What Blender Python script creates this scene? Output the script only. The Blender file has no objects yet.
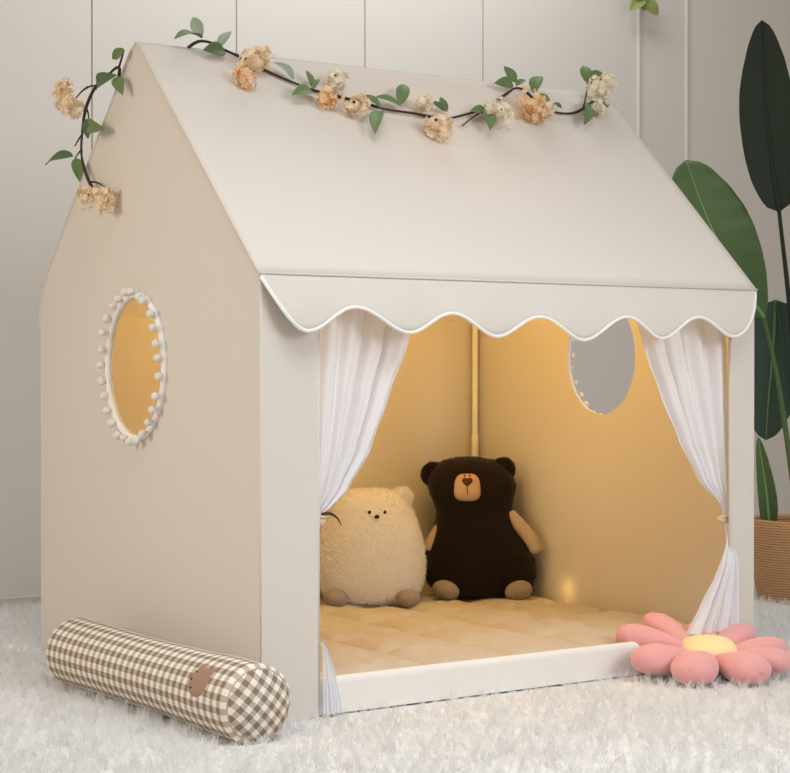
import bpy, bmesh, math, random
import numpy as np
from mathutils import Vector, Matrix, noise

S = bpy.context.scene
COL = S.collection
rnd = random.Random(7)
PI = math.pi

# ------------------------------------------------------------------ camera
YAW = 0.589383
cam_d = bpy.data.cameras.new('camera'); cam = bpy.data.objects.new('camera', cam_d); COL.objects.link(cam)
cam.location = (-1.71964, -3.04963, 0.713969)
cam.rotation_euler = (PI/2 - 0.0090852, 0, -YAW)
cam_d.sensor_width = 36; cam_d.lens = 36*1752.85/790
cam_d.shift_x = 1.0/790; cam_d.shift_y = -3.5/790
cam_d.clip_start = 0.05; cam_d.clip_end = 50
S.camera = cam

# ------------------------------------------------------------------ world, lights, exposure
S.view_settings.view_transform = 'Standard'; S.view_settings.look = 'None'
S.view_settings.exposure = 0.0; S.view_settings.gamma = 1.0; S.view_settings.use_curve_mapping = False
wd = bpy.data.worlds.new('world'); S.world = wd; wd.use_nodes = True
wd.node_tree.nodes['Background'].inputs[0].default_value = (1.0, 0.90, 0.785, 1)
wd.node_tree.nodes['Background'].inputs[1].default_value = 0.36

def area(name, loc, target, size, power, color, size_y=None, spread=180):
    d = bpy.data.lights.new(name, 'AREA'); o = bpy.data.objects.new(name, d); COL.objects.link(o)
    d.energy = power; d.color = color; d.size = size; d.spread = math.radians(spread)
    if size_y: d.shape = 'RECTANGLE'; d.size_y = size_y
    o.location = loc
    o.rotation_euler = (Vector(target)-Vector(loc)).to_track_quat('-Z', 'Y').to_euler()
    return o
area('window_light', (2.0, -3.6, 2.15), (0.7, 0.3, 0.5), 2.0, 11.8, (0.97, 0.985, 1.0), 1.6, 72)
area('ceiling_light', (1.35, 1.35, 3.0), (1.35, 1.9, 1.7), 1.9, 24, (0.97, 0.99, 1.0), 0.5)
area('gable_fill_light', (-3.3, 0.2, 1.7), (0.0, 0.4, 0.75), 1.4, 10.5, (1.0, 0.86, 0.68), 1.4, 80)  # added warm fill for the left gable, set to graze the back wall
area('rug_fill_light', (-0.3, -1.4, 3.0), (-0.1, -0.75, 0.0), 1.6, 18.0, (0.90, 0.955, 1.0), 1.2, 95)  # added overhead fill that brightens the rug pile
def point(name, loc, power, color, r):
    d = bpy.data.lights.new(name, 'POINT'); o = bpy.data.objects.new(name, d); COL.objects.link(o)
    d.energy = power; d.color = color; d.shadow_soft_size = r; o.location = loc
point('tent_lamp_light', (0.74, 0.56, 1.06), 10.6, (1.0, 0.57, 0.125), 0.14)

# ------------------------------------------------------------------ helpers
W, D, H, R = 1.3677, 1.1234, 0.9, 1.450

def nt(name):
    m = bpy.data.materials.new(name); m.use_nodes = True
    t = m.node_tree; b = t.nodes['Principled BSDF']
    return m, t, b
def mat(name, col, rough=0.8, bump=0.0, scale=200, sheen=0.0, var=0.0, trans=0.0, spec=0.2, tcol=None, detail=2, bdist=0.002):
    m, t, b = nt(name)
    b.inputs['Base Color'].default_value = (*col, 1); b.inputs['Roughness'].default_value = rough
    b.inputs['Specular IOR Level'].default_value = spec
    if sheen: b.inputs['Sheen Weight'].default_value = sheen
    tc = t.nodes.new('ShaderNodeTexCoord')
    if bump or var:
        n = t.nodes.new('ShaderNodeTexNoise'); n.inputs['Scale'].default_value = scale; n.inputs['Detail'].default_value = detail
        t.links.new(tc.outputs['Object'], n.inputs['Vector'])
        if bump:
            bp = t.nodes.new('ShaderNodeBump'); bp.inputs['Strength'].default_value = bump; bp.inputs['Distance'].default_value = bdist
            t.links.new(n.outputs['Fac'], bp.inputs['Height']); t.links.new(bp.outputs['Normal'], b.inputs['Normal'])
        if var:
            n2 = t.nodes.new('ShaderNodeTexNoise'); n2.inputs['Scale'].default_value = scale*0.15; n2.inputs['Detail'].default_value = 3
            t.links.new(tc.outputs['Object'], n2.inputs['Vector'])
            mx = t.nodes.new('ShaderNodeMix'); mx.data_type = 'RGBA'
            mx.inputs[6].default_value = (*[c*(1-var) for c in col], 1); mx.inputs[7].default_value = (*[min(1, c*(1+var)) for c in col], 1)
            t.links.new(n2.outputs['Fac'], mx.inputs[0]); t.links.new(mx.outputs[2], b.inputs['Base Color'])
    if trans:
        tr = t.nodes.new('ShaderNodeBsdfTranslucent'); tr.inputs[0].default_value = (*(tcol or col), 1)
        ms = t.nodes.new('ShaderNodeMixShader'); ms.inputs[0].default_value = trans
        out = t.nodes['Material Output']
        t.links.new(b.outputs[0], ms.inputs[1]); t.links.new(tr.outputs[0], ms.inputs[2]); t.links.new(ms.outputs[0], out.inputs[0])
    return m

def link(name, me, m=None, parent=None, smooth=True, loc=(0, 0, 0)):
    o = bpy.data.objects.new(name, me); COL.objects.link(o)
    if m is not None and not me.materials:
        me.materials.append(m)
    o.location = loc
    if parent is not None: o.parent = parent
    if smooth:
        me.shade_smooth()
    return o
def pyd(name, V, F):
    me = bpy.data.meshes.new(name); me.from_pydata([tuple(v) for v in V], [], F); me.update(); return me
def obj(name, V, F, m, parent=None, smooth=True):
    return link(name, pyd(name, V, F), m, parent, smooth)
def from_bm(name, bm, m, parent=None, smooth=True):
    me = bpy.data.meshes.new(name); bm.to_mesh(me); bm.free(); return link(name, me, m, parent, smooth)
def thing(name, label, cat, loc=(0, 0, 0), rz=0, group=None):
    o = bpy.data.objects.new(name, None); COL.objects.link(o); o.location = loc; o.rotation_euler = (0, 0, rz)
    o['label'] = label; o['category'] = cat; o.empty_display_size = 0.1
    if group: o['group'] = group
    return o
def lbl(o, s): o['label'] = s; return o
def grid(nu, nv, fn, close_u=False):
    V = [fn(i/(nu if close_u else nu-1), j/(nv-1)) for j in range(nv) for i in range(nu)]
    F = []
    for j in range(nv-1):
        for i in range(nu if close_u else nu-1):
            i2 = (i+1) % nu
            F.append((j*nu+i, j*nu+i2, (j+1)*nu+i2, (j+1)*nu+i))
    return V, F
def solid(o, t, off=0):
    md = o.modifiers.new('thickness', 'SOLIDIFY'); md.thickness = t; md.offset = off; return o
def subd(o, n=1):
    md = o.modifiers.new('smooth', 'SUBSURF'); md.levels = n; md.render_levels = n; return o
def cr(pts, n=8):
    """catmull-rom through points"""
    P = [Vector(p) for p in pts]; Q = [2*P[0]-P[1]] + P + [2*P[-1]-P[-2]]; out = []
    for k in range(1, len(Q)-2):
        for s in range(n):
            t = s/n; a, b, c, d = Q[k-1:k+3]
            out.append(0.5*((2*b)+(c-a)*t+(2*a-5*b+4*c-d)*t*t+(3*b-3*c+d-a)*t**3))
    out.append(P[-1]); return out
def tube(pts, r, seg=8, closed=False, cap=True):
    P = [Vector(p) for p in pts]; n = len(P); V = []; F = []
    up = Vector((0.13, 0.21, 0.97))
    rr = r if callable(r) else (lambda t: r)
    for i, p in enumerate(P):
        if closed: tg = (P[(i+1) % n]-P[i-1]).normalized()
        else: tg = (P[min(i+1, n-1)]-P[max(i-1, 0)]).normalized()
        a = tg.cross(up)
        if a.length < 1e-4: a = tg.cross(Vector((1, 0, 0)))
        a.normalize(); b = tg.cross(a)
        for k in range(seg):
            an = 2*PI*k/seg; V.append(p+(a*math.cos(an)+b*math.sin(an))*rr(i/max(1, n-1)))
    for i in range(n if closed else n-1):
        i2 = (i+1) % n
        for k in range(seg):
            k2 = (k+1) % seg; F.append((i*seg+k, i*seg+k2, i2*seg+k2, i2*seg+k))
    if cap and not closed:
        F.append(tuple(range(seg))[::-1]); F.append(tuple((n-1)*seg+k for k in range(seg)))
    return V, F
def merge(*vf):
    V = []; F = []
    for v, f in vf:
        o = len(V); V += list(v); F += [tuple(i+o for i in q) for q in f]
    return V, F
def ellipsoid(c, rx, ry, rz, M=None, nu=24, nv=14, p=2.0):
    """superellipsoid, p=2 is an ellipsoid"""
    def sg(a): return math.copysign(abs(a)**(2/p), a)
    c = Vector(c)
    def fn(u, v):
        th = 2*PI*u; ph = PI*(v-0.5)*0.9999
        q = Vector((rx*sg(math.cos(ph))*sg(math.cos(th)), ry*sg(math.cos(ph))*sg(math.sin(th)), rz*sg(math.sin(ph))))
        return c + (M @ q if M else q)
    V, F = grid(nu, nv, fn, True)
    F.append(tuple(range(nu))[::-1]); F.append(tuple((nv-1)*nu+i for i in range(nu)))
    return V, F
def Rm(ax, deg): return Matrix.Rotation(math.radians(deg), 3, ax)
def poly_hole(outer, holes, to3d):
    bm = bmesh.new(); ed = []
    for loop in [outer]+holes:
        vs = [bm.verts.new(to3d(*p)) for p in loop]
        for i in range(len(vs)): ed.append(bm.edges.new((vs[i], vs[(i+1) % len(vs)])))
    bmesh.ops.triangle_fill(bm, use_beauty=True, edges=ed)
    return bm
def hair(o, count, length, root, tip, seed=1, child=0, brown=0.0, vg=None, tang=0.0, rand=0.3, steps=3, slot=1):
    md = o.modifiers.new('fur', 'PARTICLE_SYSTEM'); ps = md.particle_system; st = ps.settings
    ps.seed = seed; st.type = 'HAIR'; st.count = count; st.hair_step = steps; st.emit_from = 'FACE'
    st.use_advanced_hair = True
    st.hair_length = length; st.length_random = rand if hasattr(st, 'length_random') else 0
    st.factor_random = tang*length/4      # hair_length is four times the normal velocity
    st.display_step = 2; st.render_step = 3
    st.root_radius = root; st.tip_radius = tip; st.radius_scale = 1.0; st.material = slot
    if child:
        st.child_type = 'SIMPLE'; st.rendered_child_count = child; st.child_percent = 1
        st.child_radius = length*0.35; st.roughness_2 = length*0.25; st.roughness_endpoint = length*0.3; st.child_length = 1.0
    if vg: ps.vertex_group_density = vg
    return ps
# ------------------------------------------------------------------ materials
M_wall = mat('wall_paint', (0.74, 0.71, 0.675), 0.75, 0.05, 60)
M_base = mat('baseboard_paint', (0.62, 0.585, 0.54), 0.6)
M_sub = mat('rug_backing', (0.80, 0.795, 0.79), 0.95)
M_pile = mat('rug_pile', (0.915, 0.94, 0.985), 0.9, spec=0.05, trans=0.45)
M_canvas = mat('cream_canvas', (0.775, 0.74, 0.68), 0.9, 0.25, 700, 0.1, 0.02, 0.14, 0.1, (0.80, 0.62, 0.42))
M_sill = mat('white_cotton_sill', (0.83, 0.805, 0.765), 0.9, 0.25, 500, 0.1, 0.01, 0, 0.1)
M_hem = mat('white_piping', (0.88, 0.87, 0.85), 0.85, 0.2, 900)
M_pom = mat('pompom_wool', (0.90, 0.88, 0.84), 0.95, 0.8, 500, 0.3, bdist=0.004)
M_pole = mat('white_plastic_pole', (0.85, 0.82, 0.78), 0.4, spec=0.5)
M_mat = mat('quilted_cotton', (0.57, 0.50, 0.40), 0.9, 0.5, 60, 0.1, 0.02, 0, 0.1, detail=4, bdist=0.004)
M_stem = mat('brown_twig', (0.055, 0.038, 0.03), 0.7, 0.4, 300)
M_leafs = [mat('garland_leaf_%s' % n, c, 0.55, 0.2, 150, 0, 0.15, 0.25, 0.3) for n, c in
           (('green', (0.20, 0.30, 0.12)), ('dark', (0.13, 0.21, 0.09)), ('pale', (0.42, 0.50, 0.38)))]
M_petals = [mat('petal_%s' % n, c, 0.8, 0, 1, 0, 0, 0.25, 0.1) for n, c in
            (('peach', (0.92, 0.66, 0.40)), ('cream', (0.92, 0.75, 0.54)), ('ivory', (0.92, 0.84, 0.70)))]
M_pink = mat('pink_velour', (0.79, 0.385, 0.39), 0.9, 0.15, 500, 0.4, 0.03, 0, 0.1)
M_yellow = mat('yellow_velour', (0.90, 0.80, 0.42), 0.9, 0.15, 500, 0.3, 0.02, 0, 0.1)
M_white_fur = mat('white_fleece', (0.98, 0.97, 0.955), 0.95, 0.1, 120, 0.1, 0.0, 0.35, 0.05, bdist=0.004)
M_dark_fur = mat('dark_brown_plush', (0.013, 0.0075, 0.005), 0.9, 0.3, 200, 0.15, 0.1, 0, 0.1)
M_cord = mat('tan_corduroy', (0.33, 0.27, 0.22), 0.9, 0.6, 220, 0.1, 0.1, 0, 0.1)
M_cord_l = mat('light_tan_corduroy', (0.50, 0.40, 0.31), 0.9, 0.6, 220, 0.1, 0.08, 0, 0.1)
M_muzzle = mat('tan_felt', (0.57, 0.39, 0.265), 0.95, 0.3, 300)
M_nose = mat('brown_embroidery', (0.10, 0.035, 0.02), 0.7)
M_black = mat('black_thread', (0.012, 0.010, 0.010), 0.5)
M_patch = mat('brown_felt', (0.37, 0.225, 0.155), 0.95, 0.4, 400, 0.1, 0.06)
M_leaf_mid = mat('mid_green_leaf', (0.095, 0.165, 0.060), 0.55, 0.1, 30, 0, 0.12, 0.12, 0.4)
M_leaf_dark = mat('dark_green_leaf', (0.030, 0.043, 0.031), 0.6, 0.1, 30, 0, 0.12, 0.04, 0.2)
M_leaf_blue = mat('bluish_green_leaf', (0.065, 0.11, 0.085), 0.6, 0.1, 30, 0, 0.12, 0.04, 0.2)
M_rib = mat('pale_midrib', (0.20, 0.33, 0.15), 0.5)
M_soil = mat('potting_soil', (0.05, 0.035, 0.025), 1.0, 1.0, 120, bdist=0.01)

def make_gauze():
    m, t, b = nt('white_gauze')
    b.inputs['Base Color'].default_value = (0.84, 0.87, 0.94, 1); b.inputs['Roughness'].default_value = 0.9
    b.inputs['Specular IOR Level'].default_value = 0.1
    tr = t.nodes.new('ShaderNodeBsdfTranslucent'); tr.inputs[0].default_value = (0.86, 0.85, 0.90, 1)
    m1 = t.nodes.new('ShaderNodeMixShader'); m1.inputs[0].default_value = 0.06
    tp = t.nodes.new('ShaderNodeBsdfTransparent')
    m2 = t.nodes.new('ShaderNodeMixShader'); m2.inputs[0].default_value = 0.15
    o = t.nodes['Material Output']
    t.links.new(b.outputs[0], m1.inputs[1]); t.links.new(tr.outputs[0], m1.inputs[2])
    t.links.new(m1.outputs[0], m2.inputs[1]); t.links.new(tp.outputs[0], m2.inputs[2]); t.links.new(m2.outputs[0], o.inputs[0])
    return m
M_gauze = make_gauze()

def make_gingham(name='gingham_cotton'):
    m, t, b = nt(name); b.inputs['Roughness'].default_value = 0.9; b.inputs['Specular IOR Level'].default_value = 0.1
    uv = t.nodes.new('ShaderNodeUVMap'); sp = t.nodes.new('ShaderNodeSeparateXYZ'); t.links.new(uv.outputs[0], sp.inputs[0])
    outs = []
    for k in (0, 1):
        fr = t.nodes.new('ShaderNodeMath'); fr.operation = 'FRACT'; t.links.new(sp.outputs[k], fr.inputs[0])
        gt = t.nodes.new('ShaderNodeMath'); gt.operation = 'GREATER_THAN'; gt.inputs[1].default_value = 0.5; t.links.new(fr.outputs[0], gt.inputs[0])
        outs.append(gt)
    ad = t.nodes.new('ShaderNodeMath'); ad.operation = 'ADD'; t.links.new(outs[0].outputs[0], ad.inputs[0]); t.links.new(outs[1].outputs[0], ad.inputs[1])
    hf = t.nodes.new('ShaderNodeMath'); hf.operation = 'MULTIPLY'; hf.inputs[1].default_value = 0.5; t.links.new(ad.outputs[0], hf.inputs[0])
    rp = t.nodes.new('ShaderNodeValToRGB'); rp.color_ramp.interpolation = 'CONSTANT'
    e = rp.color_ramp.elements; e[0].position = 0; e[0].color = (0.86, 0.82, 0.75, 1); e[1].position = 0.8; e[1].color = (0.265, 0.20, 0.145, 1)
    x = e.new(0.3); x.color = (0.53, 0.45, 0.37, 1)
    t.links.new(hf.outputs[0], rp.inputs[0]); t.links.new(rp.outputs[0], b.inputs['Base Color'])
    nz = t.nodes.new('ShaderNodeTexNoise'); nz.inputs['Scale'].default_value = 60
    bp = t.nodes.new('ShaderNodeBump'); bp.inputs['Strength'].default_value = 0.3; bp.inputs['Distance'].default_value = 0.004
    t.links.new(nz.outputs['Fac'], bp.inputs['Height']); t.links.new(bp.outputs['Normal'], b.inputs['Normal'])
    return m
M_ging = make_gingham()

def make_basket():
    m, t, b = nt('woven_seagrass'); b.inputs['Roughness'].default_value = 0.85
    tc = t.nodes.new('ShaderNodeTexCoord'); w = t.nodes.new('ShaderNodeTexWave'); w.bands_direction = 'Z'
    w.inputs['Scale'].default_value = 40; w.inputs['Distortion'].default_value = 1.2; w.inputs['Detail'].default_value = 3; w.inputs['Detail Scale'].default_value = 4
    t.links.new(tc.outputs['Object'], w.inputs['Vector'])
    rp = t.nodes.new('ShaderNodeValToRGB'); rp.color_ramp.elements[0].color = (0.44, 0.24, 0.11, 1); rp.color_ramp.elements[1].color = (0.58, 0.35, 0.18, 1)
    t.links.new(w.outputs['Color'], rp.inputs[0]); t.links.new(rp.outputs[0], b.inputs['Base Color'])
    bp = t.nodes.new('ShaderNodeBump'); bp.inputs['Strength'].default_value = 0.6; bp.inputs['Distance'].default_value = 0.006
    t.links.new(w.outputs['Fac'], bp.inputs['Height']); t.links.new(bp.outputs['Normal'], b.inputs['Normal'])
    return m
M_basket = make_basket()

# ------------------------------------------------------------------ room
WY = 1.97
def struct(o): o['kind'] = 'structure'; return o
FX0, FX1, FY0, FY1 = -2.6, 4.6, -2.2, WY
struct(obj('floor', [(FX0, FY0, -0.05), (FX1, FY0, -0.05), (FX1, FY1+0.1, -0.05), (FX0, FY1+0.1, -0.05)], [(0, 1, 2, 3)],
           mat('floor_boards', (0.45, 0.33, 0.22), 0.5, 0.1, 40, 0, 0.2), smooth=False))
prof = [(-2.6, WY)]
for gx in [0.516-0.5*k for k in range(6, 0, -1)]+[0.516, 1.022, 1.518, 2.018]:
    prof += [(gx-0.0028, WY), (gx-0.0028, WY+0.008), (gx+0.0028, WY+0.008), (gx+0.0028, WY)]
prof += [(4.6, WY), (4.6, WY+0.1), (-2.6, WY+0.1)]
n = len(prof); ZT = 3.0
V = [(x, y, -0.05) for x, y in prof]+[(x, y, ZT) for x, y in prof]
F = [(i, (i+1) % n, n+(i+1) % n, n+i) for i in range(n)]
struct(obj('wall_back', V, F, M_wall, smooth=False))
def box(x0, x1, y0, y1, z0, z1, bev=0.0):
    bm = bmesh.new(); bmesh.ops.create_cube(bm, size=1)
    for v in bm.verts: v.co = Vector(((x0+x1)/2+v.co.x*(x1-x0), (y0+y1)/2+v.co.y*(y1-y0), (z0+z1)/2+v.co.z*(z1-z0)))
    if bev: bmesh.ops.bevel(bm, geom=list(bm.edges), offset=bev, segments=3, affect='EDGES', profile=0.5)
    return bm
struct(from_bm('baseboard_back', box(-2.6, 4.6, WY-0.012, WY, -0.05, 0.022, 0.003), M_base, smooth=False))
for i, bx in enumerate((2.749, 2.995)):
    struct(from_bm('trim_%d' % (i+1), box(bx-0.006, bx+0.006, WY-0.010, WY, 0.022, ZT, 0.003), M_wall, smooth=False))

# ------------------------------------------------------------------ rug
nx, ny = 145, 90
RX0, RX1, RY0, RY1 = -2.3, 3.9, -2.0, WY-0.03
V, F = grid(nx, ny, lambda u, v: (RX0+(RX1-RX0)*u, RY0+(RY1-RY0)*v, -0.001 if 0.001 < u < 0.999 and 0.001 < v < 0.999 else -0.048))
me = pyd('shaggy_rug', V, F)
me.materials.append(M_sub); me.materials.append(M_pile)
rug = link('shaggy_rug', me)
rug['label'] = 'white shaggy rug covering the whole floor under the play tent'; rug['category'] = 'rug'
vg = rug.vertex_groups.new(name='pile')
for i, (x, y, z) in enumerate(V):
    inside = -0.012 < x < W+0.012 and -0.03 < y < D+0.01
    far = (y < -1.15) or x < -1.0 or x > 3.2
    vg.add([i], 0.0 if inside else (0.25 if far else 1.0), 'REPLACE')
hair(rug, 62000, 0.019, 0.0009, 0.0003, 3, child=7, brown=0.004, vg='pile', tang=0.9, rand=0.4)

# ------------------------------------------------------------------ play tent
tent = thing('play_tent', 'cream canvas house shaped play tent with scalloped awning and gauze curtains on white rug', 'play tent', (W/2, D/2, 0))
inv = Matrix.Translation((-W/2, -D/2, 0))
def tp(o, parent=None):      # parts are modelled in world metres, stored relative to the tent base
    o.data.transform(inv); o.parent = parent or tent; return o
def gable_profile():
    f = 0.05; pts = [(0, 0), (0, H)]
    pk = Vector((D/2, R)); back = Vector((D, H)); d1 = (pk-Vector((0, H))).normalized(); d2 = (back-pk).normalized()
    for k in range(7):
        t = k/6; a = pk-d1*0.022; b = pk+d2*0.022
        p = (1-t)**2*a+2*t*(1-t)*pk+t*t*b; pts.append((p.x, p.y))
    a = back-d2*0.10; b = back-Vector((0, 0.10))
    for k in range(9):
        t = k/8; p = (1-t)**2*a+2*t*(1-t)*back+t*t*b; pts.append((p.x, p.y))
    pts.append((D, 0)); return pts
GP = gable_profile()
def ell(cy, cz, ry, rz, n=64): return [(cy+ry*math.cos(2*PI*k/n), cz+rz*math.sin(2*PI*k/n)) for k in range(n)]
for side, x, cz, name in (('left', 0.0, 0.715, 'gable_wall'), ('right', W, 0.742, 'gable_wall')):
    bm = poly_hole(GP, [ell(0.5645, cz, 0.140, 0.156)], lambda y, z: (x, y, z))
    g = tp(from_bm(name, bm, M_canvas, smooth=False)); solid(g, 0.004)
    lbl(g, '%s gable wall with round window' % side)
    sx = -1 if side == 'left' else 1
    ring = [(x+sx*0.006, y, z) for y, z in ell(0.5645, cz, 0.147, 0.163, 72)]
    V, F = tube(ring, 0.0075, 8, True)
    wt = tp(obj('window_trim', V, F, M_hem)); lbl(wt, 'white window trim with pompoms')
    npom = 27
    for k in range(npom):
        a = 2*PI*(k+0.3*rnd.random())/npom; ex = rnd.uniform(0.020, 0.027)
        c = Vector((x+sx*ex, 0.5645+(0.152+rnd.uniform(-.004, .005))*math.cos(a), cz+(0.168+rnd.uniform(-.004, .005))*math.sin(a)))
        bm = bmesh.new(); bmesh.ops.create_icosphere(bm, subdivisions=3, radius=rnd.uniform(0.0088, 0.0102))
        sd = rnd.random()*50
        for v in bm.verts: v.co = v.co*(1+0.16*noise.noise(v.co*330+Vector((sd, 0, 0))))+c
        p = tp(from_bm('pompom', bm, M_pom), wt)
# back wall
V, F = grid(30, 20, lambda u, v: (W*u, D-0.002+0.006*noise.noise(Vector((u*5, v*4, 3))), 0.872*v+0.0))
solid(tp(obj('back_wall', V, F, M_canvas)), 0.004)
# front wall: one strip either side of the doorway and a lintel behind the awning
DX0, DX1 = 0.1335, 1.2906
fw = [(0, 0), (DX0, 0), (DX0, 0.865), (DX1, 0.865), (DX1, 0), (W, 0), (W, H), (0, H)]
g = tp(from_bm('front_wall', poly_hole(fw, [], lambda a, z: (a, 0.0, z)), M_canvas, smooth=False)); solid(g, 0.006)
# padded sill across the foot of the doorway
sx0, sx1 = DX0+0.004, DX1-0.004
def sill_fn(u, v):
    x = sx0+(sx1-sx0)*u; a = v*PI
    k = 1+0.05*noise.noise(Vector((x*6, v*2, 8)))
    if v < .4: p = (0.004, 0.003+0.062*v/.4)
    elif v > .6: p = (0.030, 0.003+0.062*(1-v)/.4)
    else:
        t = (v-.4)/.2*PI; p = (0.017-0.013*math.cos(t), 0.065+0.013*math.sin(t)*k)
    return (x, p[0], p[1])
V, F = grid(90, 41, sill_fn); lbl(tp(obj('door_sill', V, F, M_sill)), 'padded white sill across the doorway')
# doorway hem and corner seams
for hx in (DX0, DX1):
    V, F = tube([(hx, 0, 0.003), (hx, 0, 0.86)], 0.0036, 8); tp(obj('doorway_hem', V, F, M_canvas))
for hx in (0.0, W):
    V, F = tube([(hx, -0.001, 0.003), (hx, -0.001, H-0.01)], 0.0016, 8); tp(obj('corner_seam', V, F, M_canvas))
# roof panels follow the gable profile
def along(pts, n):
    P = [Vector(p) for p in pts]; L = [0]
    for a, b in zip(P, P[1:]): L.append(L[-1]+(b-a).length)
    out = []
    for k in range(n):
        s = L[-1]*k/(n-1)
        j = max(i for i in range(len(L)) if L[i] <= s+1e-9); j = min(j, len(P)-2)
        t = (s-L[j])/(L[j+1]-L[j]); out.append(P[j].lerp(P[j+1], min(1, t)))
    return out
front = along([(-0.004, H)]+[(y-0.002, z+0.003) for y, z in GP[2:6]], 26)
back = along([(y+0.001, z+0.003) for y, z in GP[5:9]]+[(y+0.001, z+0.002) for y, z in GP[9:18]], 34)
def roof(pl, nm, l):
    m_ = len(pl)
    def fn(u, v):
        p = pl[min(m_-1, int(round(v*(m_-1))))]
        sag = 0.007*math.sin(PI*u)*math.sin(PI*min(1, v*1.05)) + 0.0025*noise.noise(Vector((u*4, v*3, 1)))*math.sin(PI*v)
        return (-0.007+(W+0.014)*u, p.x, p.y-sag)
    V, F = grid(60, m_, fn); o = tp(obj(nm, V, F, M_canvas)); solid(o, 0.004); lbl(o, l); return o
roof(front, 'roof_panel', 'front roof panel'); roof(back, 'roof_panel', 'back roof panel')
# scalloped awning strip
VP = [(-0.004, .892), (0.012, .862), (0.041, .8116), (0.0733, .789), (0.105, .789), (.1438, .8051), (.1916, .8343), (.2100, .8366), (.2525, .8149), (.307, .789), (.340, .786), (.3749, .796), (.4317, .8270), (.455, .826), (.4945, .808), (.540, .783), (.570, .7815), (.6294, .8077), (.670, .824), (.695, .8225), (.7412, .7982), (.79, .7755), (.82, .7755), (.8861, .8044), (.925, .827), (.945, .826), (.9913, .7943), (1.025, .781), (1.055, .782), (1.1311, .8192), (1.1533, .829), (1.175, .826), (1.2111, .8062), (1.25, .788), (1.275, .789), (1.315, .808), (1.345, .838), (1.362, .866), (1.372, .895)]
VX = [(.088, .7865), (.205, .8366), (.335, .7855), (.446, .828), (.562, .780), (.682, .824), (.805, .7742), (.935, .828), (1.038, .780), (1.158, .831), (1.262, .787)]
edge = [(-.004+.092*k/16, .7865+.1075*abs(1-k/16)**1.9) for k in range(16)]
for (xa, za), (xb, zb_) in zip(VX, VX[1:]):
    edge += [(xa+(xb-xa)*k/10, za+(zb_-za)*(0.5-0.5*math.cos(PI*k/10))) for k in range(10)]
edge += [(1.262+.104*(k/16)**.8, .787+.108*(k/16)**1.9) for k in range(17)]
ne = len(edge)
def val_pt(i, v):
    x, zb = edge[i]; z = 0.899+(zb-0.899)*v; dz = (0.899-z)/0.11
    return Vector((x, -0.006-0.030*math.sin(min(1, dz)*PI/2)-0.004*dz*math.sin(x*26.5+1.0), z))
V, F = grid(ne, 10, lambda u, v: val_pt(int(round(u*(ne-1))), v))
va = tp(obj('awning', V, F, M_canvas)); solid(va, 0.003); lbl(va, 'scalloped awning above doorway')
V, F = tube([val_pt(i, 1.0) for i in range(ne)], 0.0040, 8)
lbl(tp(obj('piping', V, F, M_hem), va), 'white piping on the scallops')
V, F = tube([(-0.004, -0.008, H+0.001), (W*0.5, -0.008, H+0.001), (W+0.006, -0.008, H+0.001)], 0.0022, 6)
tp(obj('eave_seam', V, F, M_canvas), va)
# frame pole in the far corner
px, py = W-0.031, D-0.030
V, F = tube([(px, py, 0.02), (px, py, 0.45), (px, py, H+0.05)], 0.0085, 14)
po = tp(obj('corner_pole', V, F, M_pole)); lbl(po, 'white plastic corner pole')
V, F = tube([(px, py, 0.36), (px, py, 0.364), (px, py, 0.511), (px, py, 0.515)], lambda t: 0.0105 if 0.2 < t < 0.8 else 0.009, 16)
tp(obj('pole_sleeve', V, F, M_pole), po)
# gauze curtains tied back at the posts
def interp(tab, z):
    tab = sorted(tab)
    if z <= tab[0][0]: return tab[0][1]
    for (z0, a), (z1, b) in zip(tab, tab[1:]):
        if z <= z1:
            t = (z-z0)/(z1-z0); t = t*t*(3-2*t)*0.3+t*0.7; return a+(b-a)*t
    return tab[-1][1]
def curtain(outer, inner, zt, zk, zb, ph, l):
    nfold = 4.3
    nu, nv = 90, 90
    def fn(u, v):
        z = zt+(zb-zt)*v
        xo = interp(outer, z); xi = interp(inner, z); wd_ = abs(xi-xo)
        x = xo+(xi-xo)*(u+0.02*math.sin(2*PI*nfold*u+2.0+ph)+0.05*math.sin(PI*u)*math.sin(2.3*v+ph))
        amp = 0.004+0.010*min(1, wd_/0.2)
        y = 0.022+amp*(math.sin(2*PI*nfold*u+ph+1.2*math.sin(v*3))*0.6+0.25*math.sin(2*PI*(nfold*2.3)*u+ph*2+v*2)+0.5*noise.noise(Vector((u*5+ph*3, v*2.0, ph)))+0.15*noise.noise(Vector((u*16, v*5.0, ph))))*(1 if wd_ > .05 else .6)
        y -= 0.034*max(0, min(1, (0.175-z)/0.03 if zk > .4 else (zk+0.02-z)/0.12))
        return (x, y, z)
    V, F = grid(nu, nv, fn)
    o = tp(obj('curtain', V, F, M_gauze)); lbl(o, l); return o
cl = curtain([(0, .139), (.15, .138), (.165, .120), (.3, .115), (.41, .126), (.9, .125)],
        [(0, .190), (.0287, .186), (.0927, .168), (.145, .1480), (.165, .129), (.30, .129), (.392, .131), (.413, .158), (.43, .187), (.4603, .222), (.5413, .280), (.6553, .330), (.7606, .376), (.835, .398), (.9, .408)],
        .872, .41, .006, 0.0, 'left gauze curtain tied to the post')
cr_ = curtain([(0.09, 1.318), (.285, 1.309), (.34, 1.306), (.6, 1.311), (.9, 1.305)],
        [(.07, 1.125), (.0896, 1.1417), (.1502, 1.1833), (.2182, 1.2318), (.2988, 1.2842), (.345, 1.289), (.3769, 1.284), (.4452, 1.2038), (.5419, 1.1393), (.6486, 1.0822), (.7421, 1.0384), (.8115, 1.0135), (.9, 1.0)],
        .872, .34, .084, 1.1, 'right gauze curtain tied to the post')
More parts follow.
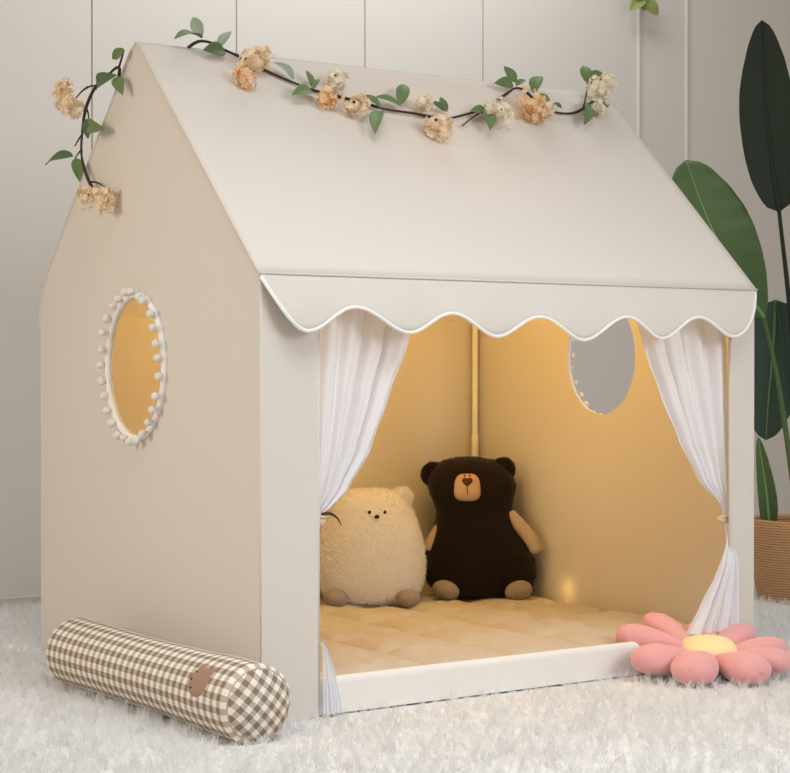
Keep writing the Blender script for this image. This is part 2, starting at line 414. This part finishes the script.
def tie(c, par, x0):
    c = Vector(c)
    V, F = ellipsoid(c, 0.016, 0.014, 0.011, None, 16, 10)
    lo = tube(cr([c+Vector((-.012, -.004, .006)), c+Vector((0, -.015, .010)), c+Vector((.014, -.006, .008))], 5), 0.003, 6)
    o = tp(obj('tieback', *merge((V, F), lo), mat('cream_ribbon_'+x0, (0.72, 0.60, 0.42), 0.8, 0.3, 300)), par); lbl(o, 'cream tieback'); return o
tb = tie((0.146, 0.020, 0.398), cl, 'left'); tie((1.2935, 0.026, 0.345), cr_, 'right')
V, F = tube(cr([(0.150, 0.012, 0.412), (0.166, 0.008, 0.414), (0.185, 0.010, 0.404), (0.197, 0.012, 0.388)], 6), lambda t: 0.0035*(1-t)+0.0008, 6)
lbl(tp(obj('tie_cord', V, F, M_stem), cl), 'dark cord end')
# ------------------------------------------------------------------ quilted mat
X0, X1, Y0, Y1 = 0.020, W-0.014, 0.033, D-0.012
MH = 0.073
def mat_pt(u, v):
    x = X0+(X1-X0)*u; y = Y0+(Y1-Y0)*v
    cxs = 0.225; a = abs(math.sin(PI*(x-X0)/cxs)); b = abs(math.sin(PI*(y-Y0-0.04)/0.21))
    q = 0.017*(min(1, a*1.6)**0.5*min(1, b*1.6)**0.5-1)
    z = MH+q+0.006*noise.noise(Vector((x*9, y*9, 0)))+0.0045*noise.noise(Vector((x*28, y*18, 4)))
    return x, y, z
def mat_fn(u, v):
    # wraps over the sides: outer 4 percent of the parameter range folds down
    e = 0.035
    def wrap(t):
        if t < e: return 0.0, (e-t)/e
        if t > 1-e: return 1.0, (t-1+e)/e
        return (t-e)/(1-2*e), 0.0
    uu, du = wrap(u); vv, dv = wrap(v); dn = max(du, dv)
    x, y, z = mat_pt(uu, vv)
    edge_d = min(x-X0, X1-x, y-Y0, Y1-y); rr = 0.018
    if edge_d < rr: z -= rr-math.sqrt(max(0, rr*rr-(rr-edge_d)**2))
    z = z*(1-dn)+0.003*dn
    return (x, y, z)
V, F = grid(190, 150, mat_fn)
mt = obj('padded_floor_mat', V, F, M_mat)
mt['label'] = 'cream quilted padded mat filling the floor inside the play tent'; mt['category'] = 'mat'

# ------------------------------------------------------------------ soft toys
def lathe_body(prof, seg=56, n=10, p=2.2, lean=0.0, side=0.0):
    P = cr([(a, b, c) for a, b, c in prof], n)     # (z, half width, half depth)
    m_ = len(P)
    def fn(u, v):
        q = P[int(round(v*(m_-1)))]; th = 2*PI*u
        cs, sn = math.cos(th), math.sin(th)
        return (max(q.y, .0005)*math.copysign(abs(cs)**(2/p), cs)+side*q.x, max(q.z, .0005)*math.copysign(abs(sn)**(2/p), sn)+lean*q.x*q.x, q.x)
    V, F = grid(seg, m_, fn, True); F.append(tuple(range(seg))[::-1]); F.append(tuple((m_-1)*seg+i for i in range(seg)))
    return V, F
def furred(name, V, F, m, parent, count, length, seed, brown=0.002, rad=0.0009):
    o = obj(name, V, F, m, parent); o.data.materials.append(m)
    hair(o, count, length, rad, rad*0.4, seed, child=6, brown=brown, tang=0.8, rand=0.4); return o

# fluffy white bear
bw = thing('plush_bear', 'plump fluffy white plush bear with tiny face sitting behind the left curtain', 'plush toy', (0.895, 0.975, MH-0.004), -(YAW-0.013))
bw.scale = (0.97, 0.97, 0.975)
pw = [(0.0, .02, .015), (.004, .085, .06), (.02, .125, .092), (.06, .145, .108), (.12, .150, .110), (.17, .144, .106), (.22, .128, .096), (.265, .112, .084), (.292, .098, .068), (.308, .074, .046), (.315, .034, .018), (.316, .0, .0)]
furred('body', *lathe_body(pw, p=2.25), M_white_fur, bw, 12000, 0.0060, 5, 0.004, 0.0005)
def face_y(prof, x, z, p, sl=0.0):
    P = cr([(a, b, c) for a, b, c in prof], 10)
    q = min(P, key=lambda k: abs(k.x-z)); t = min(1, abs(x-sl*z)/q.y)
    return -q.z*(1-t**p)**(1/p)
for sx, l in ((-1, 'left ear'), (1, 'right ear')):
    V, F = ellipsoid((sx*0.086, -0.012, 0.293), 0.027, 0.016, 0.030, Rm('Y', sx*25), 20, 12)
    o = furred('ear', V, F, M_white_fur, bw, 900, 0.007, 7, 0.003, 0.0005)
for sx in (-1, 1):
    z = .261; x = 0.018+sx*0.0215
    V, F = ellipsoid((x, face_y(pw, x, z, 2.25)-0.006, z), 0.0042, 0.003, 0.0050)
    obj('eye', V, F, M_black, bw)
z = .249; x = 0.017
V, F = ellipsoid((x, face_y(pw, x, z, 2.25)-0.007, z), 0.0072, 0.005, 0.0055, None, 16, 10, 1.8); lbl(obj('nose', V, F, M_black, bw), 'black oval nose')
for sx in (-1, 1):
    V, F = ellipsoid((sx*0.101+0.003, -0.088, 0.023), 0.034, 0.028, 0.025, Rm('Z', sx*12), 24, 14)
    lbl(obj('foot', V, F, M_cord, bw), 'brown corduroy foot')

# dark brown bear
bd = thing('plush_bear', 'dark brown plush bear with tan muzzle leaning in the back corner of the tent', 'plush toy', (1.2234, 0.9065, MH-0.002), -(YAW+0.045))
bd.scale = (0.985, 0.985, 0.972)
SIDE = -0.095
pd_ = [(0.0, .02, .015), (.004, .095, .06), (.025, .142, .088), (.065, .160, .100), (.11, .156, .098), (.155, .138, .090), (.20, .118, .082), (.238, .108, .078), (.265, .111, .080), (.30, .123, .086), (.335, .124, .085), (.365, .108, .074), (.387, .076, .052), (.397, .035, .024), (.399, .0, .0)]
furred('body', *lathe_body(pd_, p=2.15, lean=0.30, side=SIDE), M_dark_fur, bd, 9000, 0.0026, 9, 0.0015, 0.0004)
LN = lambda z: 0.30*z*z
for sx in (-1, 1):
    V, F = ellipsoid((sx*0.100-0.040, LN(.36)-0.004, 0.356+sx*0.007), 0.036, 0.020, 0.036, Rm('Y', sx*20), 22, 12)
    furred('ear', V, F, M_dark_fur, bd, 900, 0.003, 11, 0.0015, 0.0004)
# muzzle: flat rounded patch following the face
def patch(cx_, cz_, hw, hh, prof, lean, p, off, nu=15, nv=13, pw_=3.2):
    def fn(u, v):
        a = (u*2-1); b = (v*2-1)
        # square to squircle
        k = max(abs(a), abs(b)); l = (abs(a)**pw_+abs(b)**pw_)**(1/pw_) or 1
        a2, b2 = a*k/l, b*k/l
        x = cx_+hw*a2*(1-0.08*b2); z = cz_+hh*b2
        bulge = 0.010*(1-k*k)
        return (x, face_y(prof, x, z, p, SIDE)+lean*z*z-off-bulge+0.006*(k > .99), z)
    return grid(nu, nv, fn)
V, F = patch(-0.042, 0.317, 0.037, 0.039, pd_, 0.30, 2.15, 0.006)
mz = obj('muzzle', V, F, M_muzzle, bd); lbl(mz, 'tan felt muzzle')
fy = lambda x, z, o: face_y(pd_, x, z, 2.15, SIDE)+0.30*z*z-0.006-0.010-o
V, F = merge(ellipsoid((-0.042-.006, fy(-.045, .336, 0), .337), .0095, .006, .0085, Rm('Y', 30), 16, 10), ellipsoid((-0.042+.006, fy(-.038, .336, 0), .337), .0095, .006, .0085, Rm('Y', -30), 16, 10), ellipsoid((-.042, fy(-.042, .33, 0), .331), .009, .0055, .009, None, 16, 10))
lbl(obj('nose', V, F, M_nose, mz), 'brown stitched nose')
V, F = tube([(-.042, fy(-.042, .325, .0008), .325), (-.0415, fy(-.042, .31, .0004), .31), (-.041, fy(-.041, .299, -.001), .299)], 0.0013, 6)
obj('mouth_line', V, F, M_nose, mz)
for sx in (-1, 1):
    x = -.042+sx*.0075; z = .351
    V, F = ellipsoid((x, fy(x, z, -.005), z), .0024, .0028, .0034, None, 10, 8); obj('eye', V, F, M_black, mz)
V, F = tube(cr([(.080, LN(.24)-.015, .240), (.108, -.020, .205), (.140, -.030, .165), (.158, -.036, .128)], 6), lambda t: .013+.008*math.sin(PI*min(1, t*.62+.1))-(.009 if t > .97 else 0), 18)
lbl(subd(obj('arm', V, F, M_cord_l, bd)), 'tan corduroy arm')
V, F = tube(cr([(-.108, LN(.21)-.01, .215), (-.128, -.010, .180), (-.146, -.016, .145), (-.152, -.020, .128)], 6), lambda t: .013+.008*math.sin(PI*min(1, t*.62+.1))-(.009 if t > .97 else 0), 18)
lbl(subd(obj('arm', V, F, M_cord_l, bd)), 'tan corduroy arm')
for sx in (-1, 1):
    V, F = ellipsoid((sx*0.102, -0.082, 0.026), 0.040, 0.028, 0.028, Rm('Z', sx*14) @ Rm('Y', -sx*14), 24, 14)
    lbl(obj('foot', V, F, M_cord, bd), 'tan corduroy foot')

# fairy light glowing in the far corner
fl = thing('fairy_light', 'small warm fairy light glowing on the mat edge beside the dark bear', 'light', (W-0.010, 0.700, MH-0.016))
m, t, b = nt('warm_bulb'); b.inputs['Emission Color'].default_value = (1.0, 0.55, 0.15, 1); b.inputs['Emission Strength'].default_value = 1.2
V, F = ellipsoid((0, 0, 0.004), .0035, .006, .0035); obj('bulb', V, F, m, fl)
V, F = tube([(0.002, .005, .003), (0.006, .05, -.002), (0.008, .16, -.004), (0.005, .28, -.004)], .0013, 6); obj('wire', V, F, M_pole, fl)
point('fairy_light_glow', (W-0.03, 0.700, MH+0.030), 0.030, (1.0, 0.60, 0.18), 0.018)

# ------------------------------------------------------------------ gingham bolster
bl = thing('bolster_pillow', 'long brown gingham bolster pillow with bear patch lying on rug beside tent', 'pillow', (-0.088-0.018, 0.29-0.004, -0.004), math.radians(2.4))
BR = 0.077; BY0, BY1 = -0.143, 0.640
def wob(y, a): return 1+0.018*noise.noise(Vector((y*7, math.cos(a)*1.2, math.sin(a)*1.2)))
def bol_r(y):
    r_ = BR*(1-0.05*math.sin(PI*(y-BY0)/(BY1-BY0))+0.03*math.exp(-((y-BY0-.10)/.10)**2))
    for e in (y-BY0, BY1-y):
        if e < 0.014: r_ -= 0.009*(1-math.sqrt(max(0, 1-((0.014-e)/0.014)**2)))
    return r_
def uvmesh(name, nu, nv, fn, uvf, m, parent, ngon_end=False):
    V, F = grid(nu+1, nv, fn)
    me = pyd(name, V, F); uv = me.uv_layers.new(name='UVMap')
    for lp in me.loops:
        i = lp.vertex_index % (nu+1); j = lp.vertex_index//(nu+1); uv.data[lp.index].uv = uvf(i/nu, j/(nv-1))
    return link(name, me, m, parent)
def body_fn(u, v):
    vv = v
    if v < .08: vv = .08*(v/.08)**1.6
    y = BY0+(BY1-BY0)*vv; a = 2*PI*u; r_ = bol_r(y)*wob(y, a)
    zz = BR+r_*math.sin(a)
    return (r_*math.cos(a), y-0.29, max(zz, 0.004))
def body_uv(u, v):
    vv = v if v >= .08 else .08*(v/.08)**1.6
    return (u*19, (BY1-BY0)*vv/0.0255)
uvmesh('body', 96, 150, body_fn, body_uv, M_ging, bl)
for yb, sg in ((BY0, -1), (BY1, 1)):
    def cap_fn(u, v):
        r_ = bol_r(yb)*v; a = 2*PI*u; k = wob(yb, a)
        y = yb+sg*(0.022*(1-v*v)**0.7)
        return (r_*math.cos(a)*k, y-0.29, max(BR+r_*math.sin(a)*k, 0.004))
    def cap_uv(u, v):
        a = 2*PI*u+0.75; return (v*BR*math.cos(a)/0.0255+.2, v*BR*math.sin(a)/0.0255+.3)
    c = uvmesh('end_panel', 64, 14, cap_fn, cap_uv, M_ging, bl)
    V, F = tube([Vector((bol_r(yb)*1.005*math.cos(a)*wob(yb, a), yb-0.29, max(.006, BR+bol_r(yb)*1.005*math.sin(a)*wob(yb, a)))) for a in [2*PI*k/72 for k in range(72)]], 0.0014, 6, True)
    ow = uvmesh('piping', 71, 2, lambda u, v: (0, 0, 0), lambda u, v: (0, 0), M_ging, c) if False else obj('piping', V, F, mat('gingham_piping', (0.52, 0.44, 0.355), 0.9, 0.2, 300), c)
# bear face patch, laid on the cylinder: s along the axis, a = arc
def on_cyl(y, ang, off):
    r_ = bol_r(y)*wob(y, ang)+off
    return Vector((r_*math.cos(ang), y-0.29, BR+r_*math.sin(ang)))
PY, PA = -0.034, math.radians(152)
def blob(shape, off, name, m, parent, dy=0, da=0, rings=7):
    n_ = len(shape); V = [on_cyl(PY+dy, PA-da/BR, off+.001)]; F = []
    for k in range(1, rings+1):
        for (s, a) in shape:
            t = k/rings; V.append(on_cyl(PY+dy+s*t, PA-(da+a*t)/BR, off if k < rings else -0.0005))
    for i in range(n_): F.append((0, 1+i, 1+(i+1) % n_))
    for k in range(rings-1):
        for i in range(n_):
            a0 = 1+k*n_; F.append((a0+i, a0+n_+i, a0+n_+(i+1) % n_, a0+(i+1) % n_))
    return obj(name, V, F, m, parent)
shape = []
for k in range(60):
    th = 2*PI*k/60; r_ = 0.033*(1+0.10*math.cos(2*th))
    for e in (0.15, 0.95): r_ += 0.014*math.exp(-((((th-e*PI*0.5-.55)+PI) % (2*PI)-PI)/0.26)**2)
    shape.append((-r_*math.cos(th), r_*1.05*math.sin(th)))
pt = blob(shape, 0.0025, 'bear_patch', M_patch, bl); lbl(pt, 'brown felt bear face patch')
dot = [(0.0032*math.cos(2*PI*k/16), 0.0032*math.sin(2*PI*k/16)) for k in range(16)]
for nm, dy, da in (('eye', 0.0300, 0.001), ('nose', 0.0205, -0.0115*0 + 0.004), ('eye', 0.019, 0.013)):
    pass
for nm, dy, da in (('eye', 0.016, -0.015), ('nose', 0.024, 0.001), ('eye', 0.020, 0.017)):
    blob(dot, 0.0042, nm, M_black, pt, dy, da, 2)

# ------------------------------------------------------------------ flower cushion
fc = thing('flower_cushion', 'pink flower shaped floor cushion with yellow centre on rug at the tent doorway', 'cushion', (1.147, -0.070, 0.0), -YAW)
# local x = viewer right, y = away from the viewer
def petal(ang, rad0, length, width, th, tilt, z0):
    a = math.radians(ang); dirv = Vector((math.cos(a), math.sin(a), 0)); side = Vector((-math.sin(a), math.cos(a), 0)); tl = math.radians(tilt)
    def fn(u, v):
        t = 0.5-0.5*math.cos(PI*v); s = (t**0.62)*(1-t)**0.42*1.72*(0.62+0.38*t)/0.98
        an = 2*PI*u; c_, s_ = math.cos(an), math.sin(an)
        w_ = width*0.5*s*math.copysign(abs(c_)**0.9, c_); h_ = th*0.5*min(1, s*1.08)*math.copysign(abs(s_)**0.9, s_)
        along_ = rad0+length*t
        h_ += 0.0025*noise.noise(Vector((t*5+ang, c_*2, s_*2)))
        return dirv*(along_*math.cos(tl)-h_*math.sin(tl))+side*w_+Vector((0, 0, max(0.003, z0+along_*math.sin(tl)+h_)))
    V, F = grid(32, 30, fn, True); F.append(tuple(range(32))[::-1]); F.append(tuple(29*32+i for i in range(32))); return V, F
for ang, L, wd_, tl, z0, th in ((-110, .178, .142, -2, .043, .090), (-65, .180, .136, -2, .042, .086), (-28, .172, .122, 1, .040, .072), (8, .165, .112, 5, .042, .070), (48, .160, .105, 12, .044, .062), (86, .140, .105, 15, .045, .054), (127, .172, .106, 18, .049, .055), (170, .182, .118, 9, .054, .076), (214, .185, .138, 2, .043, .086)):
    V, F = petal(ang, 0.030, L, wd_, th, tl, z0); obj('petal', V, F, M_pink, fc)
V, F = ellipsoid((0.004, 0.002, 0.056), 0.066, 0.064, 0.032, Rm('X', 4), 32, 16, 2.4)
lbl(obj('flower_center', V, F, M_yellow, fc), 'yellow padded centre')

# ------------------------------------------------------------------ flower garland
ga = thing('flower_garland', 'flower garland of peach blossoms and green leaves draped along the tent ridge', 'garland', (0.133, 0.548, 1.454))
gi = Matrix.Translation((-0.133, -0.548, -1.454))
def gp(o, parent=None): o.data.transform(gi); o.parent = parent or ga; return o
ROOF_STEM=[ (0.133,0.548,1.454), (0.178,0.560,1.465), (0.205,0.543,1.449), (0.261,0.517,1.423), (0.299,0.491,1.397), (0.370,0.460,1.367), (0.411,0.448,1.355), (0.514,0.430,1.338), (0.570,0.417,1.325), (0.647,0.413,1.321), (0.707,0.406,1.314), (0.742,0.406,1.314), (0.820,0.426,1.334), (0.902,0.454,1.361), (0.992,0.498,1.405), (1.048,0.525,1.431), (1.073,0.515,1.422), (1.083,0.483,1.390), (1.112,0.462,1.369), (1.173,0.461,1.368), (1.233,0.480,1.387), (1.310,0.518,1.424) ]
ROOF_TWIGS=[ [(0.888,0.444,1.352), (0.777,0.388,1.297)],[(1.233,0.480,1.387), (1.313,0.559,1.464)],[(0.261,0.517,1.423), (0.295,0.515,1.421)] ]
ROOF_LEAVES=[ ((0.164,0.565,1.476), (0.159,0.600,1.527)), ((0.163,0.562,1.473), (0.074,0.528,1.456)), ((0.199,0.541,1.452), (0.244,0.572,1.499)), ((0.206,0.531,1.442), (0.136,0.505,1.434)), ((0.353,0.468,1.381), (0.311,0.493,1.422)), ((0.393,0.453,1.366), (0.393,0.480,1.409)), ((0.392,0.447,1.360), (0.417,0.458,1.387)), ((0.387,0.439,1.352), (0.309,0.403,1.334)), ((0.558,0.412,1.325), (0.509,0.423,1.353)), ((0.623,0.423,1.337), (0.547,0.421,1.352)), ((0.622,0.426,1.340), (0.663,0.470,1.399)), ((0.552,0.403,1.317), (0.478,0.315,1.248)), ((0.750,0.422,1.335), (0.712,0.427,1.357)), ((0.754,0.419,1.333), (0.750,0.442,1.372)), ((0.885,0.431,1.345), (0.816,0.408,1.339)), ((0.876,0.428,1.341), (0.838,0.357,1.288)), ((1.055,0.534,1.446), (1.039,0.565,1.492)), ((1.042,0.530,1.441), (0.962,0.504,1.433)), ((1.047,0.524,1.436), (1.081,0.526,1.455)), ((1.093,0.508,1.420), (1.142,0.545,1.473)), ((1.088,0.501,1.413), (1.105,0.453,1.383)), ((1.128,0.478,1.391), (1.136,0.447,1.377)), ((1.316,0.562,1.473), (1.332,0.598,1.525)), ((1.313,0.559,1.469), (1.388,0.582,1.509)), ((1.261,0.497,1.409), (1.170,0.400,1.331)), ((1.262,0.482,1.395), (1.321,0.474,1.404)) ]
ROOF_FLOWERS=[ ((0.208,0.449,1.365),0.021), ((0.257,0.489,1.405),0.030), ((0.462,0.468,1.383),0.024), ((0.398,0.412,1.329),0.021), ((0.468,0.397,1.314),0.023), ((0.674,0.422,1.339),0.022), ((0.672,0.361,1.279),0.031), ((0.902,0.410,1.326),0.032), ((1.031,0.442,1.358),0.036), ((1.081,0.444,1.360),0.018), ((1.316,0.521,1.435),0.035), ((1.274,0.468,1.383),0.018) ]
SIDE_STEM=[ (-0.020,0.618,1.396), (-0.020,0.677,1.387), (-0.020,0.744,1.370), (-0.020,0.801,1.326), (-0.020,0.824,1.265), (-0.020,0.825,1.210), (-0.020,0.784,1.150), (-0.020,0.745,1.128) ]
SIDE_TWIGS=[ [(-0.020,0.744,1.370), (-0.020,0.812,1.370)],[(-0.020,0.824,1.265), (-0.020,0.866,1.243)],[(-0.020,0.825,1.229), (-0.020,0.866,1.214)],[(-0.020,0.801,1.326), (-0.020,0.784,1.291)],[(-0.020,0.784,1.150), (-0.020,0.700,1.131)],[(-0.020,0.618,1.396), (-0.020,0.591,1.431)],[(-0.020,0.789,1.374), (-0.020,0.859,1.357)] ]
SIDE_LEAVES=[ ((-0.025,0.580,1.431), (-0.030,0.633,1.416)), ((-0.025,0.727,1.363), (-0.030,0.607,1.376)), ((-0.025,0.623,1.374), (-0.030,0.575,1.327)), ((-0.025,0.778,1.299), (-0.030,0.767,1.248)), ((-0.025,0.773,1.284), (-0.030,0.672,1.261)), ((-0.025,0.866,1.219), (-0.030,1.025,1.212)), ((-0.025,0.848,1.212), (-0.030,0.814,1.152)) ]
SIDE_FLOWERS=[ ((-0.030,0.889,1.377),0.022), ((-0.030,0.836,1.337),0.027), ((-0.030,0.745,1.111),0.021), ((-0.030,0.667,1.098),0.026) ]
link_over = [SIDE_STEM[0], (0.004, 0.660, 1.372), (0.060, 0.665, 1.372), (0.105, 0.625, 1.408)]
main = cr(SIDE_STEM[::-1]+link_over[1:]+ROOF_STEM, 5)
V, F = tube(main, lambda t: 0.0034+0.0006*math.sin(t*60), 7); gp(obj('stem', V, F, M_stem))
for tw in ROOF_TWIGS+SIDE_TWIGS:
    a, b = Vector(tw[0]), Vector(tw[1]); md_ = (a+b)/2+Vector((0, -.004, .004))
    V, F = tube(cr([a, md_, b], 4), lambda t: .0028-.0012*t, 6); gp(obj('twig', V, F, M_stem))
CAMP = Vector(cam.location)
def leaf_vf(base, tip, wr, curl, facing, tw=0.0, nu=9, nv=15):
    base, tip = Vector(base), Vector(tip); ax = tip-base; L = ax.length; ax.normalize()
    nrm = (facing-ax*facing.dot(ax)).normalized(); nrm = Matrix.Rotation(tw, 3, ax) @ nrm
    sd = ax.cross(nrm)
    def fn(u, v):
        w_ = L*wr*(math.sin(PI*v**0.80)**0.85 if 0 < v < 1 else 0)*(1 if v < .9 else 1)
        s = (u*2-1)
        return base+ax*(L*v)+sd*(s*w_)+nrm*(curl*L*math.sin(PI*v)+abs(s)*w_*0.35-0.01*L)
    return grid(nu, nv, fn)
for i, (a, b) in enumerate(ROOF_LEAVES+SIDE_LEAVES):
    side = i >= len(ROOF_LEAVES)
    fac = Vector((-0.75, -0.6, 0.25)) if side else Vector((-0.3, -0.8, 0.55))
    V, F = leaf_vf(a, b, min(rnd.uniform(.19, .27), .0180/(Vector(b)-Vector(a)).length), rnd.uniform(.04, .14), fac, rnd.uniform(-.5, .5))
    mi = 2 if i in (0, 2, 4) else (1 if i in (3, 21, 12) else 0)
    if side and i % 2: mi = 1
    lf = gp(obj('leaf', V, F, M_leafs[mi])); solid(lf, 0.0006)
    lk = lf
def blossom(c, r, m, seed, sq):
    r *= 1.22
    q = random.Random(seed); vf = []
    c = Vector(c); subs = [Vector((q.uniform(-.4, .4), q.uniform(-.2, .2), q.uniform(-.35, .35))) for _ in range(4)]
    for k in range(max(14, int(44*(r/.03)**1.4))):
        z = q.uniform(-1, 1); a = q.uniform(0, 2*PI); d = Vector((math.sqrt(1-z*z)*math.cos(a), math.sqrt(1-z*z)*math.sin(a), z))
        p = c+q.choice(subs)*r+Vector((d.x*sq[0], d.y*sq[1], d.z*sq[2]))*r*q.uniform(.55, 0.95)
        nrm = d; t1 = nrm.cross(Vector((.3, .2, .9))).normalized(); t2 = nrm.cross(t1)
        pr = q.uniform(.0075, .0105); ph = q.random()*PI
        for j in range(5):
            an = ph+j*2*PI/5; rd = t1*math.cos(an)+t2*math.sin(an); sd = nrm.cross(rd); lift = q.uniform(.25, .6)
            a0 = p; vf.append(([a0, a0+rd*pr*.55+sd*pr*.42+nrm*pr*lift*.5, a0+rd*pr*1.0+sd*pr*.22+nrm*pr*lift, a0+rd*pr*1.0-sd*pr*.22+nrm*pr*lift, a0+rd*pr*.55-sd*pr*.42+nrm*pr*lift*.5], [(0, 1, 2, 3, 4)]))
    vf.append(ellipsoid(c, r*.55*sq[0], r*.55*sq[1], r*.55*sq[2], None, 14, 8))
    return merge(*vf)
for i, (c, r) in enumerate(ROOF_FLOWERS+SIDE_FLOWERS):
    side = i >= len(ROOF_FLOWERS)
    mi = {0: 0, 1: 1, 2: 2, 3: 0, 4: 1, 5: 2, 6: 1, 7: 2, 8: 0, 9: 2, 10: 2, 11: 2}.get(i, 1)
    c = Vector(c)+(Vector((-r*.35, 0, 0)) if side else Vector((0, -0.7, .72))*r*.45)
    V, F = blossom(c, r, None, 100+i, (1.0, .9, .9) if not side else (.8, 1.0, 1.0))
    gp(obj('blossom', V, F, M_petals[mi], smooth=False))
    if i in (2, 4, 6, 7, 14):
        V, F = ellipsoid(c+Vector((-.5, -.8, .2)).normalized()*r*.95, .004, .004, .004, None, 10, 8); lbl(gp(obj('seed_bud', V, F, M_stem)), 'dark seed bud')

# ------------------------------------------------------------------ potted plant behind the tent
PX, PY_ = 2.295, 0.715
pl = thing('potted_plant', 'large broad leaved plant in woven basket behind the tent at right edge', 'plant', (PX, PY_, 0))
cyc = [(0.0, .118), (.004, .128), (.06, .140), (.15, .150), (.23, .152), (.244, .150), (.252, .146), (.244, .138), (.22, .136), (.215, 0.0005)]
def pot_fn(u, v):
    k = v*(len(cyc)-1); i = min(int(k), len(cyc)-2); f_ = k-i
    z = cyc[i][0]+(cyc[i+1][0]-cyc[i][0])*f_; r_ = cyc[i][1]+(cyc[i+1][1]-cyc[i][1])*f_
    return (r_*math.cos(2*PI*u), r_*math.sin(2*PI*u), z)
V, F = grid(64, 37, pot_fn, True); lbl(obj('basket_pot', V, F, M_basket, pl), 'brown woven basket pot')
V, F = grid(40, 8, lambda u, v: (.134*v*math.cos(2*PI*u), .134*v*math.sin(2*PI*u), .232+.006*noise.noise(Vector((v*5*math.cos(2*PI*u), v*5*math.sin(2*PI*u), 0)))), True); obj('soil', V, F, M_soil, pl)
o0 = Vector((PX, PY_, 0))
def big_leaf(spine, wid, m, face, stem_from, fold=0.25, wpow=0.7, rib_m=None, l=None):
    sp = cr([Vector(p)-o0 for p in spine], 8); n_ = len(sp); face = Vector(face)
    def frame(i):
        tg = (sp[min(i+1, n_-1)]-sp[max(i-1, 0)]).normalized(); nr = (face-tg*face.dot(tg)).normalized(); return tg, nr, tg.cross(nr)
    def fn(u, v):
        i = int(round(v*(n_-1))); tg, nr, sd = frame(i); s = u*2-1
        w_ = wid*(max(0.0, math.sin(PI*min(1, v)**wpow)))**0.56+0.0006
        rip = 0.0022*math.sin(v*46+3*abs(s))*abs(s)
        return sp[i]+sd*(s*w_)+nr*(abs(s)**1.3*w_*fold+rip)
    V, F = grid(17, n_, fn); lf = obj('leaf', V, F, m, pl); solid(lf, 0.0012)
    if l: lbl(lf, l)
    V, F = tube([sp[i]+frame(i)[1]*0.001 for i in range(0, n_)], lambda t: .0055*(1-t)+.0012, 7); obj('midrib', V, F, rib_m or M_rib, lf)
    if stem_from is not None:
        a = Vector(stem_from)-o0; b = sp[0]; md_ = a.lerp(b, .55)+Vector((0, 0, .06))
        V, F = tube(cr([a, md_, b], 8), lambda t: .010-.004*t, 8); obj('leaf_stalk', V, F, m, pl)
TOC = Vector((-0.6, -0.78, 0.15))
def W_(px_, py_, dep):
    d = Vector((0.555825, 0.831249, -0.009085))+Vector((0.831284, -0.555848, 0))*((px_-394)/1752.85)+Vector((0.00505, 0.00755, 0.99996))*((383-py_)/1752.85)
    return Vector(cam.location)+d*dep
big_leaf([(2.201, 0.778, 0.864), (2.160, 0.831, 0.966), (2.133, 0.899, 1.091), (2.130, 0.975, 1.221), (2.137, 1.055, 1.370)], 0.118, M_leaf_mid, TOC, (2.27, 0.70, 0.24), 0.18, 1.25, l='mid green broad leaf')
big_leaf([(2.241, 0.755, 1.188), (2.231, 0.775, 1.333), (2.224, 0.794, 1.503), (2.220, 0.799, 1.641), (2.201, 0.789, 1.775)], 0.085, M_leaf_dark, TOC, (2.31, 0.70, 0.24), 0.22, 0.80, M_leaf_dark, 'dark green upright leaf')
big_leaf([(2.261, 0.787, 0.921), (2.271, 0.804, 0.829), (2.277, 0.822, 0.705), (2.283, 0.841, 0.596), (2.285, 0.851, 0.486)], 0.100, M_leaf_blue, TOC, (2.32, 0.72, 0.24), 0.30, 0.80, l='bluish green drooping leaf')
big_leaf([(2.211, 0.765, 0.222), (2.199, 0.762, 0.308), (2.182, 0.762, 0.400), (2.170, 0.772, 0.501)], 0.028, M_leaf_mid, TOC, None, 0.5, 0.60, l='narrow young leaf')

# hanging leaf sprig at the top of the wall
sg = thing('leaf_sprig', 'small yellow green leaf sprig hanging on wall at the top edge', 'plant', (2.75, 1.935, 2.30))
so = Vector((2.75, 1.935, 2.30))
V, F = tube([Vector(p)-so for p in cr([(2.76, 1.955, 2.34), (2.75, 1.935, 2.22), (2.735, 1.925, 2.13), (2.73, 1.925, 2.085)], 5)], .003, 6); obj('stem', V, F, M_leafs[0], sg)
M_lime = mat('lime_leaf', (0.36, 0.42, 0.16), 0.5, 0.1, 60, 0, 0.1, 0.2)
for a, b in (((2.735, 1.925, 2.11), (2.66, 1.915, 2.045)), ((2.735, 1.925, 2.10), (2.80, 1.912, 2.043)), ((2.738, 1.925, 2.14), (2.68, 1.912, 2.09)), ((2.74, 1.925, 2.16), (2.80, 1.912, 2.10)), ((2.732, 1.925, 2.09), (2.725, 1.908, 2.047))):
    V, F = leaf_vf(Vector(a)-so, Vector(b)-so, .28, .08, Vector((-.5, -.85, .1))); solid(obj('leaf', V, F, M_lime, sg), .0006)
